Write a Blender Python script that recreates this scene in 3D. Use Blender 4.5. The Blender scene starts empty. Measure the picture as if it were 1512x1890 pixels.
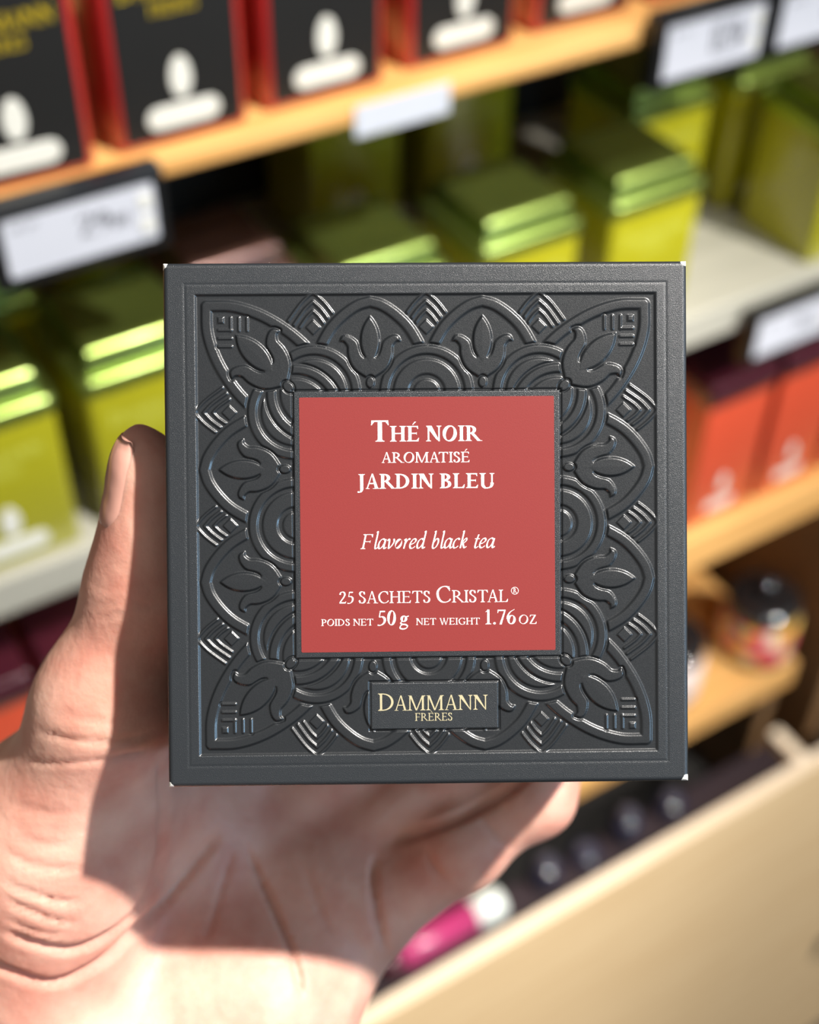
import bpy, bmesh, math, random
import numpy as np
from mathutils import Matrix, Vector

random.seed(7)
rng = np.random.default_rng(7)
sc = bpy.context.scene
COL = sc.collection

# ------------------------------------------------------------------ camera
# focal length and attitude come from the vanishing points of the shelving
F, CU, CV = 2500.0, 756.0, 945.0
CAM = np.array([0.0, 0.0, 1.70])


def ray(u, v):                      # camera frame: right, up, forward
    return np.array([(u - CU) / F, (CV - v) / F, 1.0])


_s = ray(6200, -1300); _s /= np.linalg.norm(_s)
_z = -ray(700, 3600); _z -= _s * (_z @ _s); _z /= np.linalg.norm(_z)
_b = np.array([1, 1, -1])
_y = np.cross(_z * _b, _s * _b) * _b
MW = np.array([_s, _y, _z])         # camera frame -> world (X along shelves, Y into wall, Z up)


def c2w(p):
    return CAM + np.asarray(p) @ MW.T


def onY(u, v, y):                   # where the sight line meets the upright plane Y = y
    d = MW @ ray(u, v)
    return CAM + d * (y / d[1])


def onZ(u, v, z):                   # where the sight line meets the level plane Z = z
    d = MW @ ray(u, v)
    return CAM + d * ((z - CAM[2]) / d[2])


cam_d = bpy.data.cameras.new('camera')
cam_d.sensor_fit = 'HORIZONTAL'
cam_d.sensor_width = 36.0
cam_d.lens = 36.0 * F / 1512.0
cam_d.clip_start = 0.01
cam_d.clip_end = 50
cam = bpy.data.objects.new('camera', cam_d)
COL.objects.link(cam)
R = MW @ np.diag([1, 1, -1])
cam.matrix_world = Matrix(((*R[0], CAM[0]), (*R[1], CAM[1]), (*R[2], CAM[2]), (0, 0, 0, 1)))
cam_d.dof.use_dof = True
cam_d.dof.focus_distance = 0.233
cam_d.dof.aperture_fstop = 13.0
cam_d.dof.aperture_blades = 0
sc.camera = cam

sc.view_settings.view_transform = 'Standard'
sc.view_settings.look = 'None'
sc.view_settings.exposure = 0.0
sc.view_settings.gamma = 1.0
sc.view_settings.use_curve_mapping = False

# ------------------------------------------------------------------ light of the shop
w = bpy.data.worlds.new('shop_ambient')
sc.world = w
w.use_nodes = True
w.node_tree.nodes['Background'].inputs[0].default_value = (1.0, 0.97, 0.94, 1)
w.node_tree.nodes['Background'].inputs[1].default_value = 0.30

LDIR = np.array([0.69, 0.75, -0.92]); LDIR /= np.linalg.norm(LDIR)     # towards the ceiling spot, camera frame
LW = MW @ LDIR
HOLD = c2w((0, -0.03, 0.25))


def spot(name, loc, target, power, size, blend, radius, color):
    d = bpy.data.lights.new(name, 'SPOT')
    d.energy = power; d.spot_size = math.radians(size); d.spot_blend = blend
    d.shadow_soft_size = radius; d.color = color
    o = bpy.data.objects.new(name, d); COL.objects.link(o)
    o.location = loc
    o.rotation_euler = (Vector(target) - Vector(loc)).to_track_quat('-Z', 'Y').to_euler()
    return o


WARM = (1.0, 0.95, 0.89)
spot('ceiling_spot', HOLD + LW * 1.7, HOLD, 315, 52, 0.6, 0.032, WARM)
spot('track_spot', (.62, -.32, 2.35), (.66, .62, 1.15), 13, 44, 0.5, 0.03, WARM)
spot('track_spot', (.75, -.25, 2.30), (.12, .62, 1.05), 18, 27, 0.4, 0.03, WARM)
spot('track_spot', (1.25, -.75, 2.40), (.85, .54, .05), 260, 56, 0.5, 0.03, WARM)
# unseen cool light added on the right for blue glints on the embossing
wl = bpy.data.lights.new('cool_glint_light', 'AREA')
wl.shape = 'RECTANGLE'; wl.size = .5; wl.size_y = .9; wl.energy = 16; wl.color = (.38, .68, 1.0)
wo = bpy.data.objects.new('cool_glint_light', wl); COL.objects.link(wo)
wpos = HOLD + MW @ np.array([.88, -.16, -.45]) * 2.2
wo.location = wpos
wo.rotation_euler = (Vector(HOLD) - Vector(wpos)).to_track_quat('-Z', 'Y').to_euler()


# ------------------------------------------------------------------ materials
def new_mat(name):
    m = bpy.data.materials.new(name)
    m.use_nodes = True
    nt = m.node_tree
    return m, nt, nt.nodes['Principled BSDF']


def srgb(r, g, b):
    return tuple(((c / 255) / 12.92 if c / 255 < .04045 else ((c / 255 + .055) / 1.055) ** 2.4) for c in (r, g, b)) + (1,)


def mat(name, col, rough=.5, metal=0, spec=.5, coat=0, coat_rough=.1, var=.12, scale=60, bump=0, bscale=400, stretch=(1, 1, 1)):
    m, nt, p = new_mat(name)
    N, L = nt.nodes, nt.links
    tc = N.new('ShaderNodeTexCoord'); mp = N.new('ShaderNodeMapping'); mp.inputs['Scale'].default_value = stretch
    L.new(tc.outputs['Object'], mp.inputs[0])
    nz = N.new('ShaderNodeTexNoise'); nz.inputs['Scale'].default_value = scale; nz.inputs['Detail'].default_value = 4
    L.new(mp.outputs[0], nz.inputs['Vector'])
    rp = N.new('ShaderNodeMix'); rp.data_type = 'RGBA'
    rp.inputs[6].default_value = tuple(c * (1 - var) for c in col[:3]) + (1,)
    rp.inputs[7].default_value = tuple(min(1, c * (1 + var)) for c in col[:3]) + (1,)
    L.new(nz.outputs[0], rp.inputs[0])
    L.new(rp.outputs[2], p.inputs['Base Color'])
    p.inputs['Roughness'].default_value = rough
    p.inputs['Metallic'].default_value = metal
    p.inputs['Specular IOR Level'].default_value = spec
    p.inputs['Coat Weight'].default_value = coat
    p.inputs['Coat Roughness'].default_value = coat_rough
    if bump:
        n2 = N.new('ShaderNodeTexNoise'); n2.inputs['Scale'].default_value = bscale; n2.inputs['Detail'].default_value = 3
        L.new(mp.outputs[0], n2.inputs['Vector'])
        bp = N.new('ShaderNodeBump'); bp.inputs['Strength'].default_value = bump; bp.inputs['Distance'].default_value = .0004
        L.new(n2.outputs[0], bp.inputs['Height']); L.new(bp.outputs[0], p.inputs['Normal'])
    return m


def wood(name, c1, c2, rough=.45, along='X'):
    m, nt, p = new_mat(name)
    N, L = nt.nodes, nt.links
    tc = N.new('ShaderNodeTexCoord'); mp = N.new('ShaderNodeMapping')
    mp.inputs['Scale'].default_value = (1.5, 22, 22) if along == 'X' else (22, 1.5, 22)
    L.new(tc.outputs['Object'], mp.inputs[0])
    nz = N.new('ShaderNodeTexNoise'); nz.inputs['Scale'].default_value = 3; nz.inputs['Detail'].default_value = 6
    nz.inputs['Distortion'].default_value = .8
    L.new(mp.outputs[0], nz.inputs['Vector'])
    cr = N.new('ShaderNodeValToRGB')
    cr.color_ramp.elements[0].position = .3; cr.color_ramp.elements[0].color = c1
    cr.color_ramp.elements[1].position = .7; cr.color_ramp.elements[1].color = c2
    L.new(nz.outputs[0], cr.inputs[0]); L.new(cr.outputs[0], p.inputs['Base Color'])
    p.inputs['Roughness'].default_value = rough
    bp = N.new('ShaderNodeBump'); bp.inputs['Strength'].default_value = .15; bp.inputs['Distance'].default_value = .001
    L.new(nz.outputs[0], bp.inputs['Height']); L.new(bp.outputs[0], p.inputs['Normal'])
    return m


M_WOOD = wood('honey_oak', srgb(206, 150, 82), srgb(232, 182, 112))
M_PALEWOOD = wood('pale_birch', srgb(222, 188, 140), srgb(236, 206, 160), .5)
M_EDGE = wood('pale_edge_band', srgb(226, 206, 176), srgb(240, 222, 196), .5)
M_GREYSHELF = wood('grey_laminate', srgb(160, 158, 145), srgb(176, 173, 160), .35)
M_BROWNPANEL = wood('brown_panel', srgb(128, 98, 66), srgb(150, 116, 80), .6, 'Y')
M_DARKBACK = mat('charcoal_back_panel', srgb(40, 38, 36), .7)
M_FLOOR = mat('grey_floor', srgb(92, 86, 78), .5, scale=8)
M_RED = mat('red_lacquered_tin', srgb(178, 42, 40), .3, 0, .5, .6, .12, .08)
M_BLACKFACE = mat('black_printed_face', srgb(25, 24, 22), .45, var=.08)
M_GOLD = mat('gold_foil', srgb(226, 196, 40), .3, .35, var=.1, scale=500)
M_CREAM = mat('cream_print', srgb(216, 215, 204), .5, var=.04)
M_GREEN = mat('green_lacquered_tin', srgb(168, 163, 30), .3, 0, .5, .6, .12, .06)
M_GREENLID = mat('green_lid', srgb(146, 166, 84), .32, .92, .5, .3, .15, .06)
M_PALEGREEN = mat('pale_green_print', srgb(196, 200, 84), .4)
M_BROWNTIN = mat('brown_lacquered_tin', srgb(104, 62, 52), .3, 0, .5, .5, .12)
M_BROWNLID = mat('brown_lid', srgb(98, 70, 62), .3, .6, .5, .4, .1)
M_ORANGERED = mat('orange_red_tin', srgb(204, 78, 50), .4, 0, .5, .3, .2, .06)
M_MAROON = mat('maroon_lid', srgb(66, 22, 34), .3, .1, .5, .5, .15)
M_TAGFRAME = mat('black_plastic', srgb(24, 24, 25), .35, spec=.5)
M_TAGSCREEN = mat('white_tag_screen', srgb(196, 198, 206), .35, var=.03)
M_TAGINK = mat('dark_grey_ink', srgb(90, 90, 96), .5)
M_CLEAR = mat('clear_label_paper', srgb(200, 204, 212), .3, var=.03)


def finish(o, mats, parent=None, smooth=False):
    for m in (mats if isinstance(mats, (list, tuple)) else [mats]):
        o.data.materials.append(m)
    if smooth:
        o.data.polygons.foreach_set('use_smooth', np.ones(len(o.data.polygons), bool))
    COL.objects.link(o)
    if parent:
        o.parent = parent
    return o


def obj_bm(name, bm, m, parent=None, smooth=False):
    me = bpy.data.meshes.new(name)
    bmesh.ops.recalc_face_normals(bm, faces=bm.faces)
    bm.to_mesh(me); bm.free()
    return finish(bpy.data.objects.new(name, me), m, parent, smooth)


def obj_np(name, V, Fc, m, parent=None, smooth=True):
    me = bpy.data.meshes.new(name)
    V = np.asarray(V, np.float32); Fc = np.asarray(Fc, np.int32)
    k = Fc.shape[1]
    me.vertices.add(len(V)); me.vertices.foreach_set('co', V.ravel())
    me.loops.add(Fc.size); me.loops.foreach_set('vertex_index', Fc.ravel())
    me.polygons.add(len(Fc)); me.polygons.foreach_set('loop_start', np.arange(0, Fc.size, k, dtype=np.int32))
    me.update(calc_edges=True)
    me.validate()
    return finish(bpy.data.objects.new(name, me), m, parent, smooth)


def tag(o, label, cat, group=None, kind=None):
    if label: o['label'] = label
    if cat: o['category'] = cat
    if group: o['group'] = group
    if kind: o['kind'] = kind
    return o


def empty(name, loc=(0, 0, 0), rz=0):
    o = bpy.data.objects.new(name, None)
    o.empty_display_size = .02
    o.location = loc; o.rotation_euler = (0, 0, rz)
    COL.objects.link(o)
    return o


def bm_box(x0, x1, y0, y1, z0, z1, bev=0, seg=2, bm=None):
    own = bm is None
    bm = bm or bmesh.new()
    g = bmesh.ops.create_cube(bm, size=1)
    for v in g['verts']:
        v.co = Vector(((x0 + x1) / 2 + v.co.x * (x1 - x0), (y0 + y1) / 2 + v.co.y * (y1 - y0), (z0 + z1) / 2 + v.co.z * (z1 - z0)))
    if bev:
        es = list({e for v in g['verts'] for e in v.link_edges})
        bmesh.ops.bevel(bm, geom=es, offset=bev, segments=seg, affect='EDGES', profile=.5)
    return bm


def rrect(w, d, r, n=6):            # rounded rectangle outline, centred
    pts = []
    for cx, cy, a0 in ((w / 2 - r, d / 2 - r, 0), (-w / 2 + r, d / 2 - r, 90), (-w / 2 + r, -d / 2 + r, 180), (w / 2 - r, -d / 2 + r, 270)):
        for k in range(n + 1):
            a = math.radians(a0 + 90 * k / n)
            pts.append((cx + r * math.cos(a), cy + r * math.sin(a)))
    return pts


def loft(rings, cap0=True, cap1=True):   # rings: list of lists of 3d points, same count
    bm = bmesh.new()
    vs = [[bm.verts.new(p) for p in r] for r in rings]
    n = len(vs[0])
    for a, b in zip(vs, vs[1:]):
        for i in range(n):
            bm.faces.new((a[i], a[(i + 1) % n], b[(i + 1) % n], b[i]))
    if cap0: bm.faces.new(vs[0][::-1])
    if cap1: bm.faces.new(vs[-1])
    return bm


def tin_loft(prof, w, d, r):        # prof: list of (inset, z)
    return loft([[(x, y, z) for x, y in rrect(w - 2 * i, d - 2 * i, max(r - i, .0008))] for i, z in prof])


def lathe(prof, n=32):
    return loft([[(r * math.cos(2 * math.pi * k / n), r * math.sin(2 * math.pi * k / n), z) for k in range(n)] for r, z in prof])


# ------------------------------------------------------------------ a small serif alphabet (cap height 1, broad-nib strokes)
class Glyphs:
    """Each glyph is a list of quad strips; a strip is a list of (left, right) point pairs."""

    def __init__(self, stem=.13, hair=.05):
        self.s, self.h = stem, hair

    def quad(self, a, b, c, d):
        return [(a, d), (b, c)]

    def bar(self, x0, y0, x1, y1, w):
        L = math.hypot(x1 - x0, y1 - y0); nx, ny = -(y1 - y0) / L * w / 2, (x1 - x0) / L * w / 2
        return [((x0 + nx, y0 + ny), (x0 - nx, y0 - ny)), ((x1 + nx, y1 + ny), (x1 - nx, y1 - ny))]

    def hbar(self, x0, x1, y, w):
        return [((x0, y - w / 2), (x0, y + w / 2)), ((x1, y - w / 2), (x1, y + w / 2))]

    def serif(self, x, y, w, d, left=1, right=1):
        l0 = w / 2 + .10 * left; l1 = w / 2 + .10 * right; t = .035 * d
        return [[((x - l0, y), (x + l1, y)), ((x - l0, y + t), (x + l1, y + t))],
                [((x - l0 * .85, y + t), (x + l1 * .85, y + t)), ((x - w / 2 - .02 * left, y + t * 2), (x + w / 2 + .02 * right, y + t * 2)), ((x - w / 2, y + .12 * d), (x + w / 2, y + .12 * d))]]

    def stem(self, x, y0, y1, w=None, bot=True, top=True, lt=1, rt=1, lb=1, rb=1):
        w = w or self.s
        out = [[((x - w / 2, y0), (x + w / 2, y0)), ((x - w / 2, y1), (x + w / 2, y1))]]
        if bot: out += self.serif(x, y0, w, 1, lb, rb)
        if top: out += self.serif(x, y1, w, -1, lt, rt)
        return out

    def bowl(self, x, y0, y1, xr, th=None, n=20, pw=.85):
        th = th or self.s * 1.05; h = self.h; yc = (y0 + y1) / 2; ry = (y1 - y0) / 2; rx = xr - x
        st = []
        for k in range(n + 1):
            a = math.pi / 2 - math.pi * k / n
            c, s_ = max(0, math.cos(a)) ** pw, math.sin(a)
            st.append(((x + rx * c, yc + ry * s_), (x + (rx - th) * c, yc + (ry - h) * s_)))
        return [st]

    def ring(self, cx, cy, rx, ry, th=None, hair=None, tilt=-12, n=40):
        th = th or self.s * 1.08; h = hair or self.h; t = math.radians(tilt); st = []
        for k in range(n + 1):
            a = 2 * math.pi * k / n
            ox, oy = rx * math.cos(a), ry * math.sin(a)
            b = a - t
            ix, iy = (rx - th) * math.cos(b), (ry - h) * math.sin(b)
            ix, iy = ix * math.cos(t) - iy * math.sin(t), ix * math.sin(t) + iy * math.cos(t)
            st.append(((cx + ox, cy + oy), (cx + ix, cy + iy)))
        return [st]

    def pen(self, pts, k=1.0, phi=20, n=8, taper=None):
        P = [np.array(p, float) for p in pts]
        P = [2 * P[0] - P[1]] + P + [2 * P[-1] - P[-2]]
        C = []
        for i in range(1, len(P) - 2):
            for j in range(n):
                t = j / n; p0, p1, p2, p3 = P[i - 1:i + 3]
                C.append(.5 * ((2 * p1) + (p2 - p0) * t + (2 * p0 - 5 * p1 + 4 * p2 - p3) * t * t + (3 * p1 - p0 - 3 * p2 + p3) * t ** 3))
        C.append(P[-2]); st = []
        a, b, ph = self.s / 2 * k, self.h / 2, math.radians(phi)
        for i, c in enumerate(C):
            d = C[min(i + 1, len(C) - 1)] - C[max(i - 1, 0)]
            th = math.atan2(d[1], d[0])
            hw = math.sqrt((a * math.sin(th - ph)) ** 2 + (b * math.cos(th - ph)) ** 2)
            if taper:
                hw *= np.interp(i / (len(C) - 1), np.linspace(0, 1, len(taper)), taper)
            nx, ny = -math.sin(th) * hw, math.cos(th) * hw
            st.append(((c[0] + nx, c[1] + ny), (c[0] - nx, c[1] - ny)))
        return [st]

    def accent(self, x, y, d):      # d=+1 acute, -1 grave, 0 circumflex
        if d == 0:
            return self.accent(x - .07, y, 1) + self.accent(x + .07, y, -1)
        return [[((x - .10 * d - .012, y), (x - .10 * d + .03, y)), ((x + .07 * d - .05, y + .2), (x + .07 * d + .05, y + .2))]]

    def get(self, ch):
        s, h = self.s, self.h
        g = []
        if ch == ' ': return [], .34
        if ch in 'IJLEFHTDBPRÉÈÊ':
            x = .1 + s / 2
        if ch == 'I': return self.stem(x, 0, 1), .2 + s
        if ch == 'H':
            x2 = x + .56
            return self.stem(x, 0, 1) + self.stem(x2, 0, 1) + [self.hbar(x, x2, .52, h)], .76 + s
        if ch in 'EÉÈÊ':
            g = self.stem(x, 0, 1, rt=0, rb=0) + [self.hbar(x, x + .48, 1 - h / 2, h), self.hbar(x, x + .40, .52, h), self.hbar(x, x + .50, h / 2, h)]
            e = x + .48
            g += [self.quad((e - .1, 1 - h), (e, 1), (e + .005, .80), (e - .02, .80)), self.quad((x + .36, .52), (x + .4, .62), (x + .4, .42), (x + .39, .42)),
                  self.quad((e - .1, h), (e + .02, 0), (e + .05, .22), (e + .025, .22))]
            if ch != 'E': g += self.accent(x + .25, 1.07, {'É': 1, 'È': -1, 'Ê': 0}[ch])
            return g, .68 + s / 2
        if ch == 'F':
            g = self.stem(x, 0, 1, rt=0) + [self.hbar(x, x + .46, 1 - h / 2, h), self.hbar(x, x + .38, .50, h)]
            e = x + .46
            g += [self.quad((e - .1, 1 - h), (e, 1), (e + .01, .78), (e - .02, .78)), self.quad((x + .34, .5), (x + .38, .6), (x + .38, .4), (x + .37, .4))]
            return g, .62 + s / 2
        if ch == 'L':
            g = self.stem(x, 0, 1, rb=0) + [self.hbar(x, x + .48, h / 2, h)]
            e = x + .48
            return g + [self.quad((e - .12, h), (e, 0), (e + .04, .26), (e + .015, .26))], .66 + s / 2
        if ch == 'T':
            x = .40
            g = self.stem(x, 0, 1, top=False) + [self.hbar(.04, .76, 1 - h / 2, h)]
            g += [self.quad((.04, 1), (.16, 1 - h), (.045, .77), (.02, .77)), self.quad((.64, 1 - h), (.76, 1), (.78, .77), (.755, .77))]
            return g, .80
        if ch == 'D':
            return self.stem(x, 0, 1, rt=0, rb=0) + self.bowl(x, 0, 1, x + .66, pw=.8), .86 + s / 2
        if ch == 'P':
            return self.stem(x, 0, 1, rt=0) + self.bowl(x + .06, .42, 1, x + .46) + [self.hbar(x, x + .07, 1 - h / 2, h)], .60 + s / 2
        if ch == 'B':
            return self.stem(x, 0, 1, rt=0, rb=0) + self.bowl(x + .04, .52, 1, x + .44) + self.bowl(x + .04, 0, .56, x + .50) + [self.hbar(x, x + .06, y, h) for y in (h / 2, 1 - h / 2, .54)], .66 + s / 2
        if ch == 'R':
            return (self.stem(x, 0, 1, rt=0) + self.bowl(x + .05, .46, 1, x + .45) + [self.hbar(x, x + .06, 1 - h / 2, h)]
                    + [self.quad((x + .12, .50), (x + .12 + s * 1.15, .50), (x + .66 + s * .4, 0), (x + .66 - s * .7, 0))] + [[((x + .5, 0), (x + .82, 0)), ((x + .56, .03), (x + .80, .035))]]), .80 + s / 2
        if ch == 'J':
            x = .20 + s / 2
            return self.stem(x, .0, 1, bot=False) + self.pen([(x, .15), (x, -.04), (x - .07, -.2), (x - .2, -.25)], 1.0, 10, taper=[1, 1, .8, .45]) + self.ring(x - .2, -.215, .055, .055, .05, .05), .30 + s
        if ch == 'N':
            t = h * 1.25; x0 = .14; x1 = x0 + .62
            return (self.stem(x0, 0, 1, t, top=False) + self.stem(x1, 0, 1, t, bot=False)
                    + [self.quad((x0 - .10 - t / 2, 1), (x0 + s * 1.0, 1), (x1 + t / 2, -.02), (x1 - s * .85, .12)), self.hbar(x0 - .12, x0 + .1, .98, .035)]), .90
        if ch == 'M':
            t = h * 1.3; x0 = .13; x1 = .93; m = .53
            return (self.stem(x0, 0, 1, t, top=False) + self.stem(x1, 0, 1, s, lt=0)
                    + [self.quad((x0 - .03, 1), (x0 + s * .85, 1), (m + s * .35, 0), (m - s * .35, 0)), self.quad((x1 - s * .5, 1), (x1 + .02, 1), (m + .035, 0), (m - .03, .0)), self.hbar(x0 - .1, x0 + .1, .98, .035)]), 1.10
        if ch == 'A':
            a = .40
            g = [self.quad((a - .02, 1.02), (a + .03, 1.02), (.13, 0), (.13 - h * 1.1, 0)), self.quad((a - .03, 1.02), (a + .05, 1.02), (.70 + s * .35, 0), (.70 - s * .75, 0)), self.hbar(.22, .58, .36, h)]
            g += [[((.0, 0), (.26, 0)), ((.02, .035), (.22, .035))], [((.70 - s - .08, 0), (.70 + s * .4 + .12, 0)), ((.70 - s - .05, .035), (.70 + s * .4 + .09, .035))]]
            return g, .80
        if ch == 'W':
            g = [self.quad((.06, 1), (.06 + s * 1.05, 1), (.36 + .04, -.02), (.36 - .03, -.02)), self.quad((.58 - h * .6, .9), (.58 + h * .5, .9), (.40, -.02), (.35, -.02)),
                 self.quad((.48, 1), (.48 + s * 1.05, 1), (.80 + .03, -.02), (.80 - .03, -.02)), self.quad((1.06 - h * .6, 1), (1.06 + h * .5, 1), (.83, -.02), (.79, -.02))]
            return g + [[((a, 1), (b, 1)), ((a + .02, .965), (b - .02, .965))] for a, b in ((0, .28), (.42, .70), (.94, 1.16))], 1.16
        if ch == 'U':
            x0 = .1 + s / 2; x1 = x0 + .56; t = h * 1.25
            return (self.stem(x0, .3, 1, bot=False) + self.stem(x1, .3, 1, t, bot=False)
                    + self.pen([(x0, .34), (x0 + .02, .16), (x0 + .14, .015), (x0 + .30, .0), (x0 + .46, .06), (x1, .22), (x1, .36)], 1, 8)), .80 + s / 2
        if ch == 'O': return self.ring(.46, .5, .42, .52), .92
        if ch == 'C':
            return self.pen([(.74, .80), (.66, .93), (.50, .98), (.30, .92), (.14, .72), (.11, .48), (.18, .22), (.34, .05), (.54, .02), (.72, .10), (.80, .22)], 1.1, 12, taper=[.8, 1, 1, 1, 1, 1, 1, .9, .6]) + [self.quad((.71, .96), (.74, 1.0), (.765, .70), (.735, .70))], .84
        if ch == 'G':
            return (self.pen([(.76, .80), (.68, .93), (.50, .98), (.30, .92), (.14, .72), (.11, .48), (.18, .22), (.34, .05), (.54, .02), (.72, .08)], 1.1, 12) + [self.quad((.73, .96), (.76, 1.0), (.785, .70), (.755, .70))]
                    + self.stem(.75, .06, .42, bot=False)), .92
        if ch == 'S':
            return (self.pen([(.44, .78), (.39, .92), (.26, .98), (.13, .91), (.10, .76), (.18, .62), (.33, .50), (.44, .38), (.46, .22), (.38, .07), (.24, .02), (.11, .08), (.06, .24)], 1.15, -12)
                    + [self.quad((.43, .98), (.455, .98), (.475, .72), (.45, .72)), self.quad((.05, .28), (.075, .28), (.085, .02), (.06, .02))]), .56
        if ch == 'Z':
            return [self.hbar(.10, .62, 1 - h / 2, h), self.hbar(.06, .66, h / 2, h), self.quad((.62 - s * 1.1, 1 - h), (.63, 1 - h), (.06 + s * 1.1, h), (.06, h)),
                    self.quad((.10, 1), (.2, 1 - h), (.10, .78), (.08, .78)), self.quad((.54, h), (.66, 0), (.70, .24), (.675, .24))], .72
        if ch == '1':
            return self.stem(.30, 0, 1, s * .95, top=False) + [self.quad((.14, .85), (.30, 1.0), (.30, .92), (.13, .82))], .52
        if ch == '2':
            return self.pen([(.10, .74), (.14, .90), (.28, .98), (.42, .90), (.45, .72), (.36, .50), (.20, .26), (.07, .05)], 1.05, 15) + [self.hbar(.05, .50, .05, .10 if s > .1 else .085), self.quad((.46, .09), (.50, .0), (.55, .18), (.53, .18))], .58
        if ch == '5':
            return self.pen([(.18, .56), (.32, .58), (.44, .48), (.46, .28), (.36, .09), (.20, .0), (.06, .02)], 1.1, 15) + [self.bar(.16, .55, .22, .97, h * 1.1), self.hbar(.20, .48, .94, .09)], .56
        if ch == '0': return self.ring(.28, .5, .24, .51, tilt=-6), .56
        if ch == '7':
            return [self.hbar(.07, .50, .94, .085), self.quad((.44, .96), (.51, .96), (.22 + s * .5, -.02), (.22 - s * .5, -.02)), self.quad((.06, .97), (.12, .9), (.08, .76), (.055, .76))], .54
        if ch == '6':
            return self.ring(.29, .30, .235, .315, tilt=-10) + self.pen([(.06, .34), (.10, .60), (.24, .84), (.46, 1.0)], 1.0, 30, taper=[.9, 1, .8, .5]), .58
        if ch == '9':
            g, a = self.get('6')
            return [[((.58 - p[0], .98 - p[1]), (.58 - q[0], .98 - q[1])) for p, q in st] for st in g], .58
        if ch == '.': return self.ring(.12, .06, .075, .075, .07, .07), .24
        if ch == ',': return self.ring(.12, .06, .07, .07, .065, .065) + [self.quad((.1, .04), (.19, .06), (.1, -.14), (.08, -.13))], .24
        if ch == 'g':                # two-storey g
            return (self.ring(.27, .42, .185, .21, tilt=-8) + self.pen([(.17, .25), (.10, .15), (.16, .07), (.34, .04), (.46, -.06), (.40, -.20), (.22, -.26), (.07, -.20), (.08, -.07), (.18, .03)], .75, 60)
                    + [self.bar(.40, .55, .54, .60, .06)]), .56
        # italic lower case, drawn upright and sheared afterwards
        if ch == 'l': return self.pen([(.10, .98), (.16, 1.0), (.16, .3), (.18, .05), (.25, .02), (.32, .10)], .95, 35), .27
        if ch == 'a': return self.pen([(.38, .52), (.26, .60), (.12, .48), (.07, .24), (.12, .04), (.22, .04), (.34, .22), (.40, .50)], .95, 35) + self.pen([(.42, .58), (.39, .25), (.40, .05), (.46, .02), (.53, .10)], .95, 35), .48
        if ch == 'v': return self.pen([(.04, .48), (.10, .58), (.15, .50), (.17, .2), (.20, .02), (.34, .20), (.42, .44), (.38, .60)], .95, 35), .45
        if ch == 'o': return self.ring(.24, .30, .19, .30, self.s * .95, self.h, -25), .46
        if ch == 'r': return self.pen([(.06, .50), (.13, .58), (.15, .48), (.13, .0)], .95, 35) + self.pen([(.14, .25), (.22, .46), (.32, .60), (.38, .54)], .9, 35), .36
        if ch == 'e': return self.pen([(.09, .24), (.26, .32), (.36, .46), (.31, .58), (.20, .56), (.10, .38), (.08, .16), (.16, .02), (.28, .04), (.38, .14)], .95, 35), .41
        if ch == 'd': return self.pen([(.36, .52), (.26, .60), (.12, .48), (.07, .24), (.12, .04), (.22, .04), (.34, .22), (.40, .45)], .95, 35) + self.pen([(.34, .98), (.41, 1.0), (.39, .3), (.40, .05), (.46, .02), (.53, .10)], .95, 35), .49
        if ch == 'b': return self.pen([(.08, .98), (.14, 1.0), (.12, .4), (.12, .1), (.20, .0), (.32, .10), (.39, .34), (.36, .54), (.26, .58), (.13, .34)], .95, 35), .44
        if ch == 'c': return self.pen([(.36, .50), (.30, .59), (.18, .54), (.09, .36), (.08, .16), (.15, .02), (.26, .04), (.36, .14)], .95, 35), .39
        if ch == 'k': return self.pen([(.08, .98), (.14, 1.0), (.12, .4), (.11, .0)], .95, 35) + self.pen([(.13, .26), (.24, .50), (.34, .60), (.38, .50), (.30, .36), (.16, .28)], .8, 35) + self.pen([(.20, .30), (.28, .10), (.34, .02), (.44, .10)], .95, 35), .44
        if ch == 't': return self.pen([(.22, .82), (.16, .45), (.14, .10), (.20, .01), (.32, .10)], .95, 35) + [self.hbar(.05, .32, .56, .05)], .31
        raise KeyError(ch)


def text_strips(runs, G):
    """runs: list of (text, height, baseline_shift); returns strips laid out from x=0 and the total width (metric units of height)."""
    out, x, prev = [], 0.0, ''
    for txt, hgt, dy in runs:
        for ch in txt:
            g, adv = G.get(ch)
            x -= {'DA': .11, 'AT': .10, 'TA': .1, 'LA': .02}.get(prev + ch, 0) * hgt
            prev = ch
            for st in g:
                out.append([((x + p[0] * hgt, dy + p[1] * hgt), (x + q[0] * hgt, dy + q[1] * hgt)) for p, q in st])
            x += (adv + (.035 if ch != ' ' and ch.isupper() else 0)) * hgt
    return out, x


def lettering(name, lines, m, parent, lift=0.00004):
    """lines: (runs, stem, hair, x0, x1, baseline, shear); local x right, y up, z towards the reader."""
    V, Fc = [], []
    k = 0
    for runs, stem, hair, x0, x1, base, shear in lines:
        strips, wd = text_strips(runs, Glyphs(stem, hair))
        sx = (x1 - x0) / wd
        for st in strips:
            z = lift + (k % 9) * 1.2e-6; k += 1
            for i, (p, q) in enumerate(st):
                for a in (p, q):
                    V.append((x0 + a[0] * sx + shear * a[1], base + a[1], z))
                if i:
                    n = len(V)
                    Fc.append((n - 4, n - 3, n - 1, n - 2))
    V = np.array(V); Fc = np.array(Fc)
    a, b, c = V[Fc[:, 0]], V[Fc[:, 1]], V[Fc[:, 2]]          # face every quad to the reader
    d = V[Fc[:, 3]]
    flip = np.cross(c - a, d - b)[:, 2] < 0
    Fc[flip] = Fc[flip][:, ::-1]
    return obj_np(name, V, Fc, m, parent, False)


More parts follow.
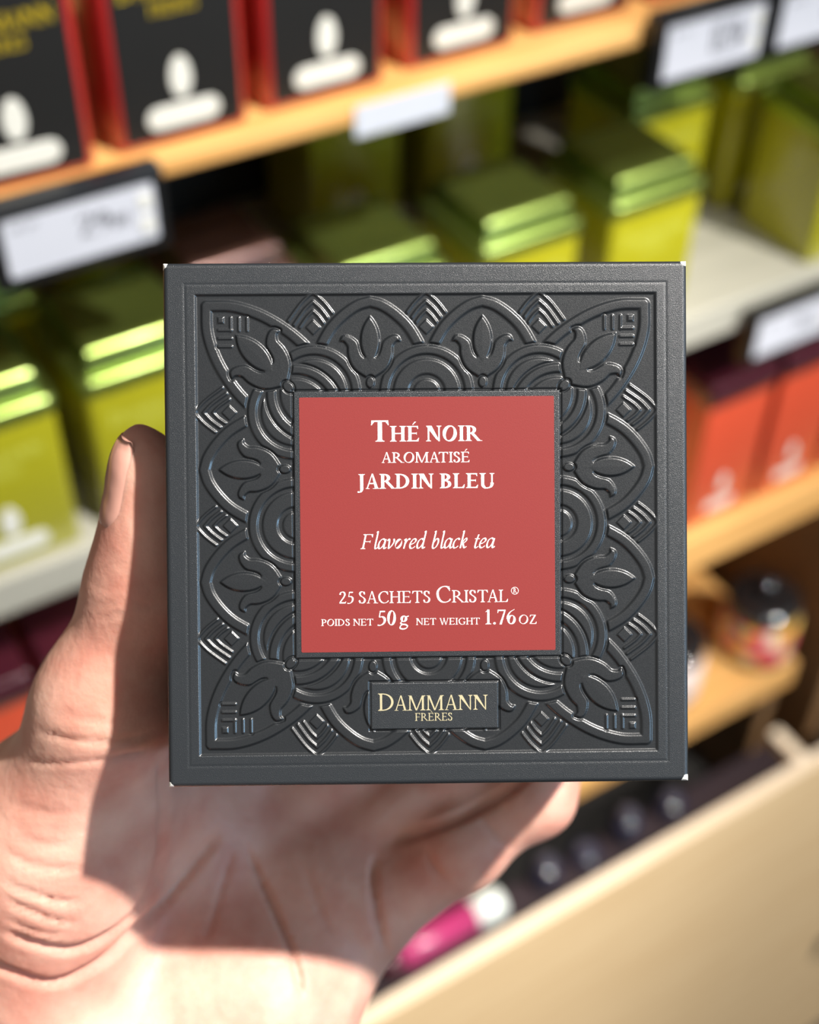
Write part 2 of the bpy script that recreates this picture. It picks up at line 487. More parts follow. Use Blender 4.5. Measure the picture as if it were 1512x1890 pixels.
# ------------------------------------------------------------------ the setting: floor and shelving
FLOOR = -.55
S = 0.62                      # distance of the shelf fronts from the lens, metres
ZS = [1.343, 1.092, 0.822, 0.514]          # tops of the four shelves in view
bm = bm_box(-8, 9, -9, 1.1, FLOOR - .03, FLOOR)
tag(obj_bm('floor', bm, M_FLOOR), None, None, kind='structure')
bm = bm_box(-2.5, 4.0, .98, 1.04, FLOOR, 2.9)
tag(obj_bm('wall_back', bm, mat('plaster_wall', srgb(90, 86, 80), .8)), None, None, kind='structure')

unit = empty('shelving_unit', (0, 0, 0))
tag(unit, 'wooden wall shelving unit carrying rows of tea tins', 'shelving')
obj_bm('back_panel', bm_box(-.35, 1.02, .955, .975, FLOOR, 1.75), M_DARKBACK, unit)
for i, (z, th) in enumerate(zip(ZS, (.0125, .031, .048, .040))):
    m = M_GREYSHELF if i == 1 else M_WOOD
    obj_bm('shelf', bm_box(-.35, .985 if i < 3 else .93, S, .955, z - th, z, .0025), m, unit)
obj_bm('shelf', bm_box(-.35, .93, S - .02, .955, .20, .22, .002), M_DARKBACK, unit)
obj_bm('side_panel', bm_box(.985, 1.01, S - .005, .955, FLOOR, 1.75, .002), M_BROWNPANEL, unit)
obj_bm('side_panel', bm_box(-.375, -.35, S - .005, .955, FLOOR, 1.75, .002), M_BROWNPANEL, unit)
obj_bm('partition', bm_box(.93, .95, S + .03, .955, .22, ZS[3] - .04, .002), M_BROWNPANEL, unit)

# front bin below the lowest shelf
BX, BY, BZ, BE = .90, .535, .434, 1.70
bin_ = empty('display_bin', (0, 0, FLOOR))
tag(bin_, 'pale birch board bin standing below the lowest shelf', 'bin')
bin_off = -FLOOR


def bin_part(name, x0, x1, y0, y1, z0, z1, m, bev=.001):
    return obj_bm(name, bm_box(x0, x1, y0, y1, z0 + bin_off, z1 + bin_off, bev), m, bin_)


bin_part('front_panel', -.30, BE, BY, BY + .016, FLOOR + .05, BZ, M_PALEWOOD)
bin_part('edge_band', -.30, BE, BY + .0004, BY + .0156, BZ, BZ + .0012, M_EDGE, 0)
bin_part('divider', BX - .016, BX, BY + .016, S - .022, FLOOR + .05, BZ, M_PALEWOOD)
bin_part('edge_band', BX - .0156, BX - .0004, BY + .016, S - .022, BZ, BZ + .0012, M_EDGE, 0)
bin_part('plinth', -.28, BE - .03, BY + .03, S - .022, FLOOR, FLOOR + .05, M_DARKBACK, 0)
q = onY(1516, 1748, BY)
bin_part('handle_slot', q[0] - .012, q[0] + .012, BY - .0008, BY + .002, q[2] - .03, q[2] + .03, M_TAGFRAME, .0006)


# ------------------------------------------------------------------ tins
def emblem_parts(root, h, y, m, k=1.0):
    """an upright oval above a rounded bar, printed low on the front face"""
    n = 28
    def slab(name, pts):
        obj_bm(name, loft([[(x, y, z) for x, z in pts], [(x, y - .0005, z) for x, z in pts], [(x * 1.0, y - .0008, z) for x, z in [((px - cx) * .94 + cx, (pz - cz) * .94 + cz) for (px, pz) in pts for cx, cz in [(0, sum(q[1] for q in pts) / len(pts))]]]]), m, root)
    zc = h * .265
    slab('oval_emblem', [(.0062 * k * math.cos(2 * math.pi * i / n), zc + .0108 * k * math.sin(2 * math.pi * i / n) * (1 if math.sin(2 * math.pi * i / n) < 0 else 1.1)) for i in range(n)])
    slab('name_bar', [(x, zz + h * .115) for x, zz in rrect(.042 * k, .0125 * k, .0062 * k)])


def make_tin(name, wd, dp, h, body_m, lid_m, face_m=None, text_m=None, emblem_m=None, lid_h=.027, square=False, ek=1.0):
    root = empty(name)
    r = .006 if not square else .0015
    zb = h - lid_h
    b = tin_loft([(.0035, 0), (.0012, .0008), (0, .003), (0, zb + .004)], wd, dp, r)
    obj_bm('body', b, body_m, root, True).data
    o = .0014
    prof = [(0, zb - .0002), (-.0008, zb + .0006), (-.0014, zb + .0025), (-.0014, zb + .0085), (-.0004, zb + .0108), (.0016, zb + .0116),
            (.0066, zb + .0112), (.0072, zb + .0120), (.0072, h - .0055), (.0080, h - .0026), (.0100, h - .0008), (.0130, h), (.018, h - .0004), (.022, h - .0012)]
    if square:
        prof = [(0, zb - .0002), (-.0008, zb + .0006), (-.0008, h - .001), (.0004, h), (.004, h)]
    obj_bm('lid', tin_loft(prof, wd + o, dp + o, r + .0007), lid_m, root, True)
    yf = -dp / 2
    if face_m:
        f = [(x, z + zb * .5) for x, z in rrect(wd - .0105, zb - .0085, .0012, 3)]
        obj_bm('front_panel', loft([[(x, yf + .0006, z) for x, z in f], [(x, yf - .0005, z) for x, z in f]]), face_m, root)
    yy = yf - (.0005 if face_m else 0)
    if emblem_m:
        emblem_parts(root, h, yy, emblem_m, ek)
    if text_m:
        lt = lettering('lettering', [([('D', .0105, 0), ('AMMANN', .0085, 0)], .14, .06, -.029, .029, h * .60, 0), ([('FRÈRES', .0065, 0)], .14, .06, -.013, .013, h * .60 - .010, 0)], text_m, root, .0002)
        lt.rotation_euler = (math.pi / 2, 0, 0)
        lt.location = (0, yy, 0)
    for c in root.children:                     # rounded shading only below 40 degrees
        if c.type == 'MESH' and c.name.split('.')[0] in ('body', 'lid'):
            c.data.set_sharp_from_angle(angle=math.radians(50))
    return root


def copy_tree(o, parent=None):
    c = o.copy(); COL.objects.link(c); c.parent = parent
    for ch in o.children:
        copy_tree(ch, c)
    return c


def place(proto, used, loc, rz, label, cat, group):
    o = copy_tree(proto) if used[0] else proto
    used[0] = True
    o.location = (loc[0], loc[1], loc[2] + .0003); o.rotation_euler = (0, 0, math.radians(rz))
    return tag(o, label, cat, group)


TW, TD, TH = .078, .078, .134
red = make_tin('tea_tin', TW, TD, TH, M_RED, M_RED, M_BLACKFACE, M_GOLD, M_CREAM); u = [False]
for i, (x, yo, rz) in enumerate([(.1255, .008, -2), (.2150, .011, 0), (.3040, .015, .5), (.3990, .020, 0), (.4920, .024, 0), (.5850, .024, 0)]):
    lab = ['right above the price tag reading 29', 'second from the price tag reading 29', 'between the 29 price tag and the paper shelf label', 'just past the small paper shelf label', 'second past the small paper shelf label', 'nearest the boxed price tag'][i]
    place(red, u, (x + TW / 2, S + yo + TD / 2, ZS[0]), rz, 'red tea tin with black front, ' + lab, 'tin', 'red tins with black fronts')

GW = .083
green = make_tin('tea_tin', GW, GW, .134, M_GREEN, M_GREENLID, None, M_PALEGREEN, M_CREAM); u = [False]
for x, lab in [(.0715, 'lime green tea tin below the price tag reading 29, ending the front row'), (.1720, 'lime green tea tin behind the thumb, second in the front row'),
               (.3430, 'lime green tea tin in the front row just past the brown tin'), (.4535, 'lime green tea tin in the front row, second past the brown tin'),
               (.5640, 'lime green tea tin in the front row beside the empty gap'), (.7790, 'lime green tea tin in the front row behind the grey shelf price tag')]:
    place(green, u, (x + GW / 2, S + .008 + GW / 2, ZS[1]), 0, lab, 'tin', 'green tins in the front row')
for x, lab in [(.100, 'shaded lime green tin in the second row behind the endmost front tin'), (.205, 'shaded lime green tin in the second row behind the thumb'), (.440, 'shaded lime green tin in the second row, second past the brown tin'),
               (.550, 'shaded lime green tin in the second row, third past the brown tin'), (.662, 'shaded lime green tin in the second row showing its front across the gap'), (.772, 'shaded lime green tin in the second row next to the gap tin')]:
    place(green, u, (x + GW / 2, S + (.225 if .4 < x < .6 else .142 if x == .205 else .110) + GW / 2, ZS[1]), 0, lab, 'tin', 'green tins in the second row')
brown = make_tin('tea_tin', .078, .078, .134, M_BROWNTIN, M_BROWNLID, None, None, M_CREAM); u = [False]
place(brown, u, (.2605 + .039, S + .055 + .039, ZS[1]), 0, 'brown tea tin set back among the green tins', 'tin', None)

orange = make_tin('lidded_box', .0755, TD, .170, M_ORANGERED, M_MAROON, None, None, M_CREAM, .025, True, .8); u = [False]
ORD = ['first', 'second', 'third', 'fourth', 'fifth', 'sixth', 'seventh', 'eighth', 'ninth', 'tenth']
for i, x in enumerate([.025, .112, .7065, .793, .880]):
    place(orange, u, (x + .0755 / 2, S + .012 + TD / 2, ZS[2]), 0, 'orange red box with maroon lid, ' + ['beside the thumb knuckle, outermost', 'partly behind the thumb knuckle', 'next to the tea box edge below the grey shelf', 'under the grey shelf price tag', 'closest to the brown side panel'][i], 'box', 'orange red boxes with maroon lids')

for i, x in enumerate([.030, .118, .640, .728, .815, .897]):  # rear boxes added so the depth of this shelf turns dark
    place(orange, u, (x + .0755 / 2, S + .108 + TD / 2, ZS[2]), 0, 'orange box added to darken the second row, ' + ['outermost behind the thumb', 'second behind the thumb', 'fourth from the brown side panel', 'third from the brown side panel', 'second from the brown side panel', 'against the brown side panel'][i], 'box', 'added second row of orange red boxes')


# ------------------------------------------------------------------ price tags clipped to the shelf edges
def price_tag(x0, x1, z0, z1, y, label, big, small, boxed=False):
    r = empty('price_tag', ((x0 + x1) / 2, y, z0))
    W_, H_ = x1 - x0, z1 - z0
    obj_bm('frame', bm_box(-W_ / 2 - .007, W_ / 2 + .007, -.004, .010, -.007, H_ + .007, .0015), M_TAGFRAME, r)
    s_ = obj_bm('screen', loft([[(x, yy, z + H_ / 2) for x, z in rrect(W_, H_, .002, 3)] for yy in (-.0035, -.0046)]), M_TAGSCREEN, r)
    for nm_, ln in (('price_lettering', [([(big, H_ * .36, 0), (small, H_ * .22, 0)], .16, .08, -W_ * .02, W_ * .32, H_ * .40, 0)]),
                    ('small_print', [([(small + ' ' + big, H_ * .09, 0)], .14, .06, -W_ * .44, -W_ * .28, H_ * .80, 0)])):
        lt = lettering(nm_, ln, M_TAGINK, r, .0002)
        lt.rotation_euler = (math.pi / 2, 0, 0); lt.location = (0, -.0046, 0)
    if boxed:
        b = bmesh.new()
        for a in ((-.02, .24, .30, .33), (-.02, .24, .80, .83), (-.02, 0, .30, .83), (.22, .24, .30, .83)):
            bm_box(a[0] * W_, a[1] * W_, -.0052, -.0046, a[2] * H_, a[3] * H_, bm=b)
        obj_bm('printed_frame', b, M_TAGINK, r)
    for zz in (.72, .30):
        obj_bm('side_button', loft([[(x + W_ * .43, yy, z + H_ * zz) for x, z in rrect(W_ * .08, H_ * .26, .002, 3)] for yy in (-.0045, -.0056)]), M_CREAM, r)
    return tag(r, label, 'price tag')


yt = S - .012
price_tag(.1395, .2215, 1.7 - .648 * .606 - .0, 1.7 - .594 * .606, yt, 'white price tag reading 29 in a black frame below the red tins', '29', '00')
price_tag(.5665, .6470, 1.7 - .638 * .608, 1.7 - .580 * .608, yt, 'white price tag in black frame past the end of the bare oak edge', '15', '0', True)
price_tag(.664, .745, 1.7 - .638 * .608, 1.7 - .580 * .608, yt, 'white price tag in black frame beside the boxed price', '25', '0')
price_tag(.712, .793, 1.7 - 1.087 * .608, 1.7 - 1.027 * .608, yt, 'white price tag in black frame on the grey shelf', '16', '50')
r = obj_bm('shelf_label', bm_box(.352, .416, S - .0012, S - .0002, ZS[0] - .020, ZS[0] - .001), M_CLEAR)
tag(r, 'small white paper label stuck on the oak shelf edge', 'label')

# pale pink box at the end of the top shelf, only its lower corner shows
r = empty('gift_box', (.80, S + .012, ZS[0] + .0003))
tag(r, 'pink box at the far end of the top shelf', 'box')
obj_bm('body', bm_box(-.04, .04, 0, .07, 0, .08, .002), mat('pink_card', srgb(222, 140, 150), .5), r)
obj_bm('lid', bm_box(-.0415, .0415, -.0015, .0715, .08, .10, .002), mat('pink_lid', srgb(228, 160, 168), .5), r)


# ------------------------------------------------------------------ jars on the lowest shelf
def pattern_mat():
    m, nt, p = new_mat('coloured_floral_print')
    N, L = nt.nodes, nt.links
    tc = N.new('ShaderNodeTexCoord')
    vo = N.new('ShaderNodeTexVoronoi'); vo.inputs['Scale'].default_value = 80
    L.new(tc.outputs['Object'], vo.inputs['Vector'])
    sp = N.new('ShaderNodeSeparateColor'); L.new(vo.outputs['Color'], sp.inputs[0])
    cr = N.new('ShaderNodeValToRGB'); cr.color_ramp.interpolation = 'CONSTANT'
    cols = [(0, srgb(216, 70, 84)), (.22, srgb(222, 168, 60)), (.42, srgb(228, 204, 180)), (.58, srgb(96, 130, 120)), (.70, srgb(220, 120, 120)), (.85, srgb(226, 186, 96))]
    e = cr.color_ramp.elements
    e[0].position, e[0].color = cols[0]; e[1].position, e[1].color = cols[1]
    for q, c in cols[2:]:
        n = e.new(q); n.color = c
    L.new(sp.outputs[0], cr.inputs[0]); L.new(cr.outputs[0], p.inputs['Base Color'])
    p.inputs['Roughness'].default_value = .35
    return m


M_PATTERN = pattern_mat()
M_JARLID = mat('glossy_black_lid', srgb(30, 29, 30), .12, coat=.6)
M_WHITEGLASS = mat('white_printed_glass', srgb(226, 208, 200), .3)


def jar(loc, r_, h, body, label):
    t = empty('jar', (loc[0], loc[1], loc[2] + .0003))
    obj_bm('body', lathe([(r_ * .86, 0), (r_ * .97, .003), (r_, .009), (r_, h * .86), (r_ * .96, h * .93), (r_ * .84, h)]), body, t, True)
    obj_bm('foot_ring', lathe([(r_ * .9, 0), (r_ * 1.005, .004), (r_ * 1.005, .012), (r_ * .98, .013)]), M_JARLID, t, True)
    l = obj_bm('lid', lathe([(r_ * .9, h), (r_ * .93, h + .001), (r_ * .93, h + .014), (r_ * .88, h + .018), (r_ * .6, h + .021), (r_ * .25, h + .022)]), M_JARLID, t, True)
    n = 14
    obj_bm('lid_knob', lathe([(r_ * .14, h + .021), (r_ * .12, h + .026), (r_ * .2, h + .031), (r_ * .22, h + .036), (r_ * .17, h + .041), (r_ * .06, h + .043)], 20), M_JARLID, t, True)
    return tag(t, label, 'jar')


p = onZ(1388, 1190, ZS[3]); jar((p[0], p[1], ZS[3]), .044, .066, M_PATTERN, 'round jar with colourful floral print and black lid on the lowest oak shelf')
p = onZ(1215, 1265, ZS[3]); jar((p[0], p[1], ZS[3]), .044, .066, M_WHITEGLASS, 'round white jar with black lid beside the floral jar')

# ------------------------------------------------------------------ goods inside the birch bin
M_MAGENTA = mat('magenta_card_tube', srgb(160, 44, 96), .35, coat=.3)
M_WHITECAP = mat('white_cap', srgb(216, 224, 218), .3)
M_NAVY = mat('dark_navy_glass', srgb(26, 28, 48), .15, coat=.5)
M_GREYCAP = mat('smoky_cap', srgb(58, 58, 70), .2)


def along_tube(name, a, b, r_, label):       # a capped tube lying along the bin
    t = empty(name, tuple(a))
    d = Vector(b) - Vector(a); L_ = d.length
    t.rotation_euler = d.to_track_quat('Z', 'Y').to_euler()
    obj_bm('tube', lathe([(r_ * .95, 0), (r_, .001), (r_, L_), (r_ * .95, L_)]), M_MAGENTA, t, True)
    obj_bm('end_cap', lathe([(r_ * .96, L_), (r_ * 1.08, L_ + .001), (r_ * 1.08, L_ + .028), (r_ * .95, L_ + .034), (r_ * .4, L_ + .036)]), M_WHITECAP, t, True)
    obj_bm('base_cap', lathe([(r_ * .6, -.022), (r_ * 1.03, -.020), (r_ * 1.04, .0)]), M_MAROON, t, True)
    return tag(t, label, 'tube')


a = onY(735, 1765, BY + .045); b = onY(872, 1690, BY + .045)
b[2] = a[2] = (a[2] + b[2]) / 2
along_tube('card_tube', a, b, .016, 'magenta card tube with white cap lying in the birch bin')
bin_part('bin_tray', -.28, BX - .018, BY + .018, S - .024, a[2] - .030, a[2] - .018, mat('dark_plum_tray', srgb(34, 20, 27), .6))
for i, (u_, v_) in enumerate([(1010, 1585), (1085, 1545), (1160, 1500), (1240, 1470)]):
    q = onY(u_, v_, BY + .048)
    t = empty('bottle', (q[0], q[1], a[2] - .018))
    hh = BZ - a[2] + (.040, .022, .046, .030)[i]
    obj_bm('body', lathe([(.014, 0), (.017, .002), (.017, hh * .7), (.013, hh * .82), (.008, hh * .9)]), M_NAVY, t, True)
    obj_bm('cap', lathe([(.0075, hh * .88), (.0098, hh * .89), (.0098, hh * 1.08), (.008, hh * 1.12)]), M_GREYCAP, t, True)
    tag(t, 'small dark navy bottle in the birch bin, ' + ORD[i] + ' from the magenta tube', 'bottle', 'navy bottles in the bin')


# ------------------------------------------------------------------ the tea box
ctr = np.array([(789.7 - CU) / F, (CV - 967.5) / F, 1.0]) * 0.233
ex = np.array([1, .0085, .0215]); ex /= np.linalg.norm(ex)
ey = np.array([-.0085, 1, -.019]); ey -= ex * (ey @ ex); ey /= np.linalg.norm(ey)
ez = np.cross(ex * _b, ey * _b) * _b
Rb = MW @ np.array([ex, ey, ez]).T
pc = c2w(ctr)
box = empty('tea_box')
box.matrix_world = Matrix(((*Rb[0], pc[0]), (*Rb[1], pc[1]), (*Rb[2], pc[2]), (0, 0, 0, 1)))
tag(box, 'dark slate cardboard tea box with embossed pattern and red label held in the hand', 'tea box')
HB, DB = .0450, .063


def slate(name, base, rough, coat, crough, spec, fleck):
    m, nt, p = new_mat(name)
    N, L = nt.nodes, nt.links
    tc = N.new('ShaderNodeTexCoord')
    nz = N.new('ShaderNodeTexNoise'); nz.inputs['Scale'].default_value = 7000; nz.inputs['Detail'].default_value = 2
    L.new(tc.outputs['Object'], nz.inputs['Vector'])
    mr = N.new('ShaderNodeMapRange'); mr.inputs[1].default_value = .3; mr.inputs[2].default_value = .7
    mr.inputs[3].default_value = rough - .07; mr.inputs[4].default_value = rough + .07
    L.new(nz.outputs[0], mr.inputs[0]); L.new(mr.outputs[0], p.inputs['Roughness'])
    bp = N.new('ShaderNodeBump'); bp.inputs['Strength'].default_value = fleck; bp.inputs['Distance'].default_value = .00011
    L.new(nz.outputs[0], bp.inputs['Height']); L.new(bp.outputs[0], p.inputs['Normal'])
    # scuffed white board showing at the worn corners of the carton
    vm = N.new('ShaderNodeVectorMath'); vm.operation = 'ABSOLUTE'; L.new(tc.outputs['Object'], vm.inputs[0])
    vs = N.new('ShaderNodeVectorMath'); vs.operation = 'DISTANCE'; vs.inputs[1].default_value = (HB, HB, .0002)
    L.new(vm.outputs[0], vs.inputs[0])
    n3 = N.new('ShaderNodeTexNoise'); n3.inputs['Scale'].default_value = 420
    L.new(tc.outputs['Object'], n3.inputs['Vector'])
    ma = N.new('ShaderNodeMath'); ma.operation = 'MULTIPLY_ADD'; ma.inputs[1].default_value = .0024; ma.inputs[2].default_value = -.0002
    L.new(n3.outputs[0], ma.inputs[0])
    lt = N.new('ShaderNodeMath'); lt.operation = 'LESS_THAN'; L.new(vs.outputs['Value'], lt.inputs[0]); L.new(ma.outputs[0], lt.inputs[1])
    mx = N.new('ShaderNodeMix'); mx.data_type = 'RGBA'; mx.inputs[6].default_value = base; mx.inputs[7].default_value = srgb(235, 235, 228)
    L.new(lt.outputs[0], mx.inputs[0]); L.new(mx.outputs[2], p.inputs['Base Color'])
    p.inputs['Specular IOR Level'].default_value = spec
    p.inputs['Coat Weight'].default_value = coat; p.inputs['Coat Roughness'].default_value = crough
    return m


M_SLATE = slate('matte_slate_card', srgb(33, 37, 41), .37, 0, .1, .72, .5)
M_GLOSS = slate('varnished_slate_card', srgb(27, 30, 33), .36, .6, .10, .6, .2)
obj_bm('carton', bm_box(-HB, HB, -HB, HB, -DB, -.0009, .0008, 3), M_SLATE, box)

# --- embossed front as a height field (millimetres)
NG = 800
ax = np.linspace(-HB * 1000, HB * 1000, NG)
gx_, gy_ = np.meshgrid(ax, ax)
aX, aY = np.abs(gx_), np.abs(gy_)
PANEL, PLAT = 39.7, 22.8
half = NG // 2
px_, qx_ = np.minimum(aX, aY)[half:, half:], np.maximum(aX, aY)[half:, half:]


def seg_d(px, py, pts):
    d = np.full(px.shape, 1e9)
    for (x0, y0), (x1, y1) in zip(pts, pts[1:]):
        dx, dy = x1 - x0, y1 - y0; L2 = dx * dx + dy * dy + 1e-12
        t = np.clip(((px - x0) * dx + (py - y0) * dy) / L2, 0, 1)
        d = np.minimum(d, np.hypot(px - x0 - t * dx, py - y0 - t * dy))
    return d


def taper_d(px, py, pts, ws):       # signed distance to a stroke with varying half width
    d = np.full(px.shape, 1e9)
    for (x0, y0), (x1, y1), w0, w1 in zip(pts, pts[1:], ws, ws[1:]):
        dx, dy = x1 - x0, y1 - y0; L2 = dx * dx + dy * dy + 1e-12
        t = np.clip(((px - x0) * dx + (py - y0) * dy) / L2, 0, 1)
        d = np.minimum(d, np.hypot(px - x0 - t * dx, py - y0 - t * dy) - (w0 + (w1 - w0) * t))
    return d


def crom(pts, n=7):
    P = [np.array(p, float) for p in pts]; P = [2 * P[0] - P[1]] + P + [2 * P[-1] - P[-2]]; o = []
    for i in range(1, len(P) - 2):
        p0, p1, p2, p3 = P[i - 1:i + 3]
        for j in range(n):
            t = j / n
            o.append(tuple(.5 * ((2 * p1) + (p2 - p0) * t + (2 * p0 - 5 * p1 + 4 * p2 - p3) * t * t + (3 * p1 - p0 - 3 * p2 + p3) * t ** 3)))
    o.append(tuple(P[-2])); return o


def sm(u):
    u = np.clip(u, 0, 1); return u * u * (3 - 2 * u)


HGT = np.zeros(px_.shape)


def paint(d, H, e=.55, gap=.30, dome=.0):
    """lay a raised shape (signed distance d, negative inside) over what is there, with a groove around it"""
    global HGT
    prof = H * sm(-d / e) + dome * np.clip(-d, 0, 2) / 2
    keep = sm((d - .02) / gap)
    HGT = np.where(d < 0, prof, HGT * keep)


def lens(px, py, cx, cy, hw, hh):
    r = (hh * hh + hw * hw) / (2 * hw); o = r - hw
    return np.maximum(np.hypot(px - cx + o, py - cy), np.hypot(px - cx - o, py - cy)) - r


P_, Q_ = px_, qx_
for c in (0, 19.4):                 # nested chevrons between the arches
    x = np.abs(P_ - c)
    for a, lx, ly, hw in ((39.9, 4.6, 34.6, .42), (38.3, 3.4, 34.2, .45), (36.7, 2.3, 33.9, .42)):
        paint(seg_d(x, Q_, crom([(0, a), (lx * .45, a - (a - ly) * .36), (lx, ly)])) - hw, .26, .4, .2)
    paint(np.abs(x) + np.abs(Q_ - 33.9) - 1.5, .24, .4, .2)
x = np.abs(P_ - 9.65)               # pointed arches
paint(seg_d(x, Q_, crom([(0, 38.25), (2.2, 37.55), (4.6, 35.9), (6.8, 33.6), (8.7, 30.2), (9.4, 28)])) - 1.15, .36, .6, .35, .03)
# corner leaf
leaf = crom([(37.6, 37.6), (33.0, 37.45), (28.2, 35.9), (23.6, 33.1), (20.2, 30.0), (18.2, 27.4)])
paint(np.minimum(seg_d(P_, Q_, leaf), seg_d(Q_, P_, leaf)) - 1.15, .36, .6, .35, .03)
for c in (33.5, 32.1, 30.7):        # short bars in the leaf tip
    paint(np.minimum(seg_d(P_, Q_, [(c, 33.4), (c, 35.6)]), seg_d(Q_, P_, [(c, 33.4), (c, 35.6)])) - .38, .22, .35, .2)
paint(np.maximum(np.abs(P_ - 35.2), np.abs(Q_ - 35.2)) - .7, .24, .4, .2)
for c in (0, 19.4):                 # scallops growing out of the label edge
    for swap in ((P_, Q_), (Q_, P_)) if c else ((P_, Q_),):
        rr = np.hypot(swap[0] - c, (swap[1] - 22.6) * .99)
        d = np.abs(rr - 7.35) - 1.0
        inside = rr < 8.4
        HGT = np.where(inside, 0.02, HGT * sm((rr - 8.35) / .35))
        for rad, hw, H in ((7.3, 1.0, .36), (4.45, 1.55, .31), (.8, 1.75, .27)):
            dd = np.abs(rr - rad) - hw
            HGT = np.where((dd < 0), H * sm(-dd / .55), HGT)


def tulip(s_, t_, k):
    """s_ across, t_ along from the base, k scale"""
    a = np.abs(s_)
    side = crom([(0, 2.4), (1.9, 3.6), (2.9, 5.4), (3.3, 7.2), (4.6, 8.3), (5.6, 7.9)], 5)
    side = [(x * k, y * k) for x, y in side]
    n = len(side)
    ws = list(np.interp(np.linspace(0, 1, n), [0, .3, .6, .85, 1], [1.8 * k, 1.6 * k, 1.25 * k, .8 * k, .3 * k]))
    body = np.minimum(taper_d(a, t_, side, ws), np.hypot(s_ / 1.15, t_ - 3.4 * k) - 1.95 * k)
    paint(body, .40, .5, .35, .02)
    ln = lens(s_, t_, 0, 8.0 * k, 2.0 * k, 4.8 * k)
    pr = .42 * sm(-ln / .5) + .02 * np.clip(-ln, 0, 2)
    free = sm((t_ - 4.6 * k) / (1.0 * k))                  # the middle petal grows out of the bulb
    cut = np.where(ln < 0, pr, HGT * sm((ln - .02) / .38))
    globals()['HGT'] = np.where(ln < .5, np.where(ln < 0, np.maximum(HGT, pr), HGT) * (1 - free) + cut * free, HGT)
    paint(np.hypot(s_ * 1.35, t_ - .15 * k) - 1.25 * k, .36, .4, .25)


tulip(P_ - 9.65, Q_ - 24.3, .92)
tulip((Q_ - P_) / math.sqrt(2), (P_ + Q_) / math.sqrt(2) - 33.4, 1.02)

Hq = HGT
full = np.zeros((NG, NG))
full[half:, half:] = Hq; full[half:, :half] = Hq[:, ::-1]; full[:half] = full[half:][::-1]
m_ = np.maximum(aX, aY)
Z = full - .34                                            # pattern ground sits below the border
Z = Z * sm((PANEL - m_) / .5) + 0.0 * m_                  # rim of the recess
Z = np.where(m_ > PANEL, -.05 * np.exp(-((m_ - 41.3) / .22) ** 2), Z)     # fine scored line in the border
plate = np.maximum(np.abs(gx_ - .95) - 10.9, np.abs(gy_ + 31.3) - 3.95)
for d in (m_ - PLAT, plate):
    k = sm(d / .35)
    Z = np.where(d < 0, 0, Z * k - .34 * (1 - k) * 0 + np.where((d >= 0) & (d < .5), -.30 * np.sin(np.clip(d / .5, 0, 1) * np.pi), 0))
ed = np.clip((m_ - (HB * 1000 - .9)) / .9, 0, 1)          # rounded outer edge
Z = Z - .9 * (1 - np.sqrt(np.clip(1 - ed ** 2, 0, 1)))
V = np.stack([gx_, gy_, Z], -1).reshape(-1, 3) / 1000
idx = np.arange(NG * NG).reshape(NG, NG)
Fc = np.stack([idx[:-1, :-1], idx[:-1, 1:], idx[1:, 1:], idx[1:, :-1]], -1).reshape(-1, 4)
panel = obj_np('embossed_front', V, Fc, [M_SLATE, M_GLOSS], box, True)
mm = ((m_ < PANEL) & (m_ > PLAT) & (plate > 0))[:-1, :-1].reshape(-1).astype(np.int32)
panel.data.polygons.foreach_set('material_index', mm)
panel.data.update()

# --- red label with its printed lines
M_LABEL = mat('red_satin_label', srgb(132, 48, 46), .38, spec=.5, var=.07, scale=3500, bump=.05, bscale=6000)
M_WHITEINK = mat('white_ink', srgb(250, 247, 240), .5, var=.02)
M_PALEGOLD = mat('pale_gold_foil', srgb(222, 210, 170), .32, .45, var=.1, scale=3000)
lb = loft([[(x, y, z) for x, y in rrect(.0438, .0438, .0002, 2)] for z in (-.0002, .00003)])
label = obj_bm('label', lb, M_LABEL, box)
label['label'] = 'red square printed label'


def zx(z): return ((540 + z * .3307) - 788.5) / 10.72 / 1000
def zy(z): return (968 - (720 + z * .3307)) / 10.72 / 1000
def zh(z): return z * .3307 / 10.72 / 1000


B, BH, Rg, RH = .185, .070, .115, .045
lines = [
    ([('T', zh(118), 0), ('HÉ NOIR', zh(86), 0)], B, BH, zx(437), zx(1052), zy(288), 0),
    ([('AROMATISÉ', zh(58), 0)], .135, .06, zx(497), zx(993), zy(406), 0),
    ([('JARDIN BLEU', zh(82), 0)], B, BH, zx(358), zx(1128), zy(550), 0),
    ([('F', zh(82), 0), ('lavored black tea', zh(92), 0)], .10, .042, zx(375), zx(1118), zy(885), .22),
    ([('25 SACHETS ', zh(66), 0), ('C', zh(92), 0), ('RISTAL', zh(68), 0)], Rg, RH, zx(252), zx(1203), zy(1188), 0),
    ([('POIDS NET ', zh(37), 0), ('50', zh(82), 0), (' ', zh(30), 0), ('g', zh(84), 0), (' ', zh(90), 0), ('NET WEIGHT ', zh(37), 0), ('1.76', zh(82), 0), (' ', zh(25), 0), ('OZ', zh(50), 0)], .125, .05, zx(153), zx(1360), zy(1312), 0),
    ([('R', zh(26), 0)], .14, .07, zx(1226), zx(1246), zy(1138), 0),
]
lettering('lettering', lines, M_WHITEINK, label)
ring_ = Glyphs().ring(0, 0, 1, 1, .12, .12, 0)[0]
cx, cy, rr = zx(1235.5), zy(1126), zh(21)
V = np.array([(cx + p[0] * rr, cy + p[1] * rr, .000045) for pr in ring_ for p in pr])
obj_np('registered_ring', V, [(2 * i, 2 * i + 2, 2 * i + 3, 2 * i + 1) for i in range(len(ring_) - 1)], M_WHITEINK, label, False)


def bx_(u_): return (u_ - 788.5) / 10.72 / 1000
def by_(v_): return (968 - v_) / 10.72 / 1000


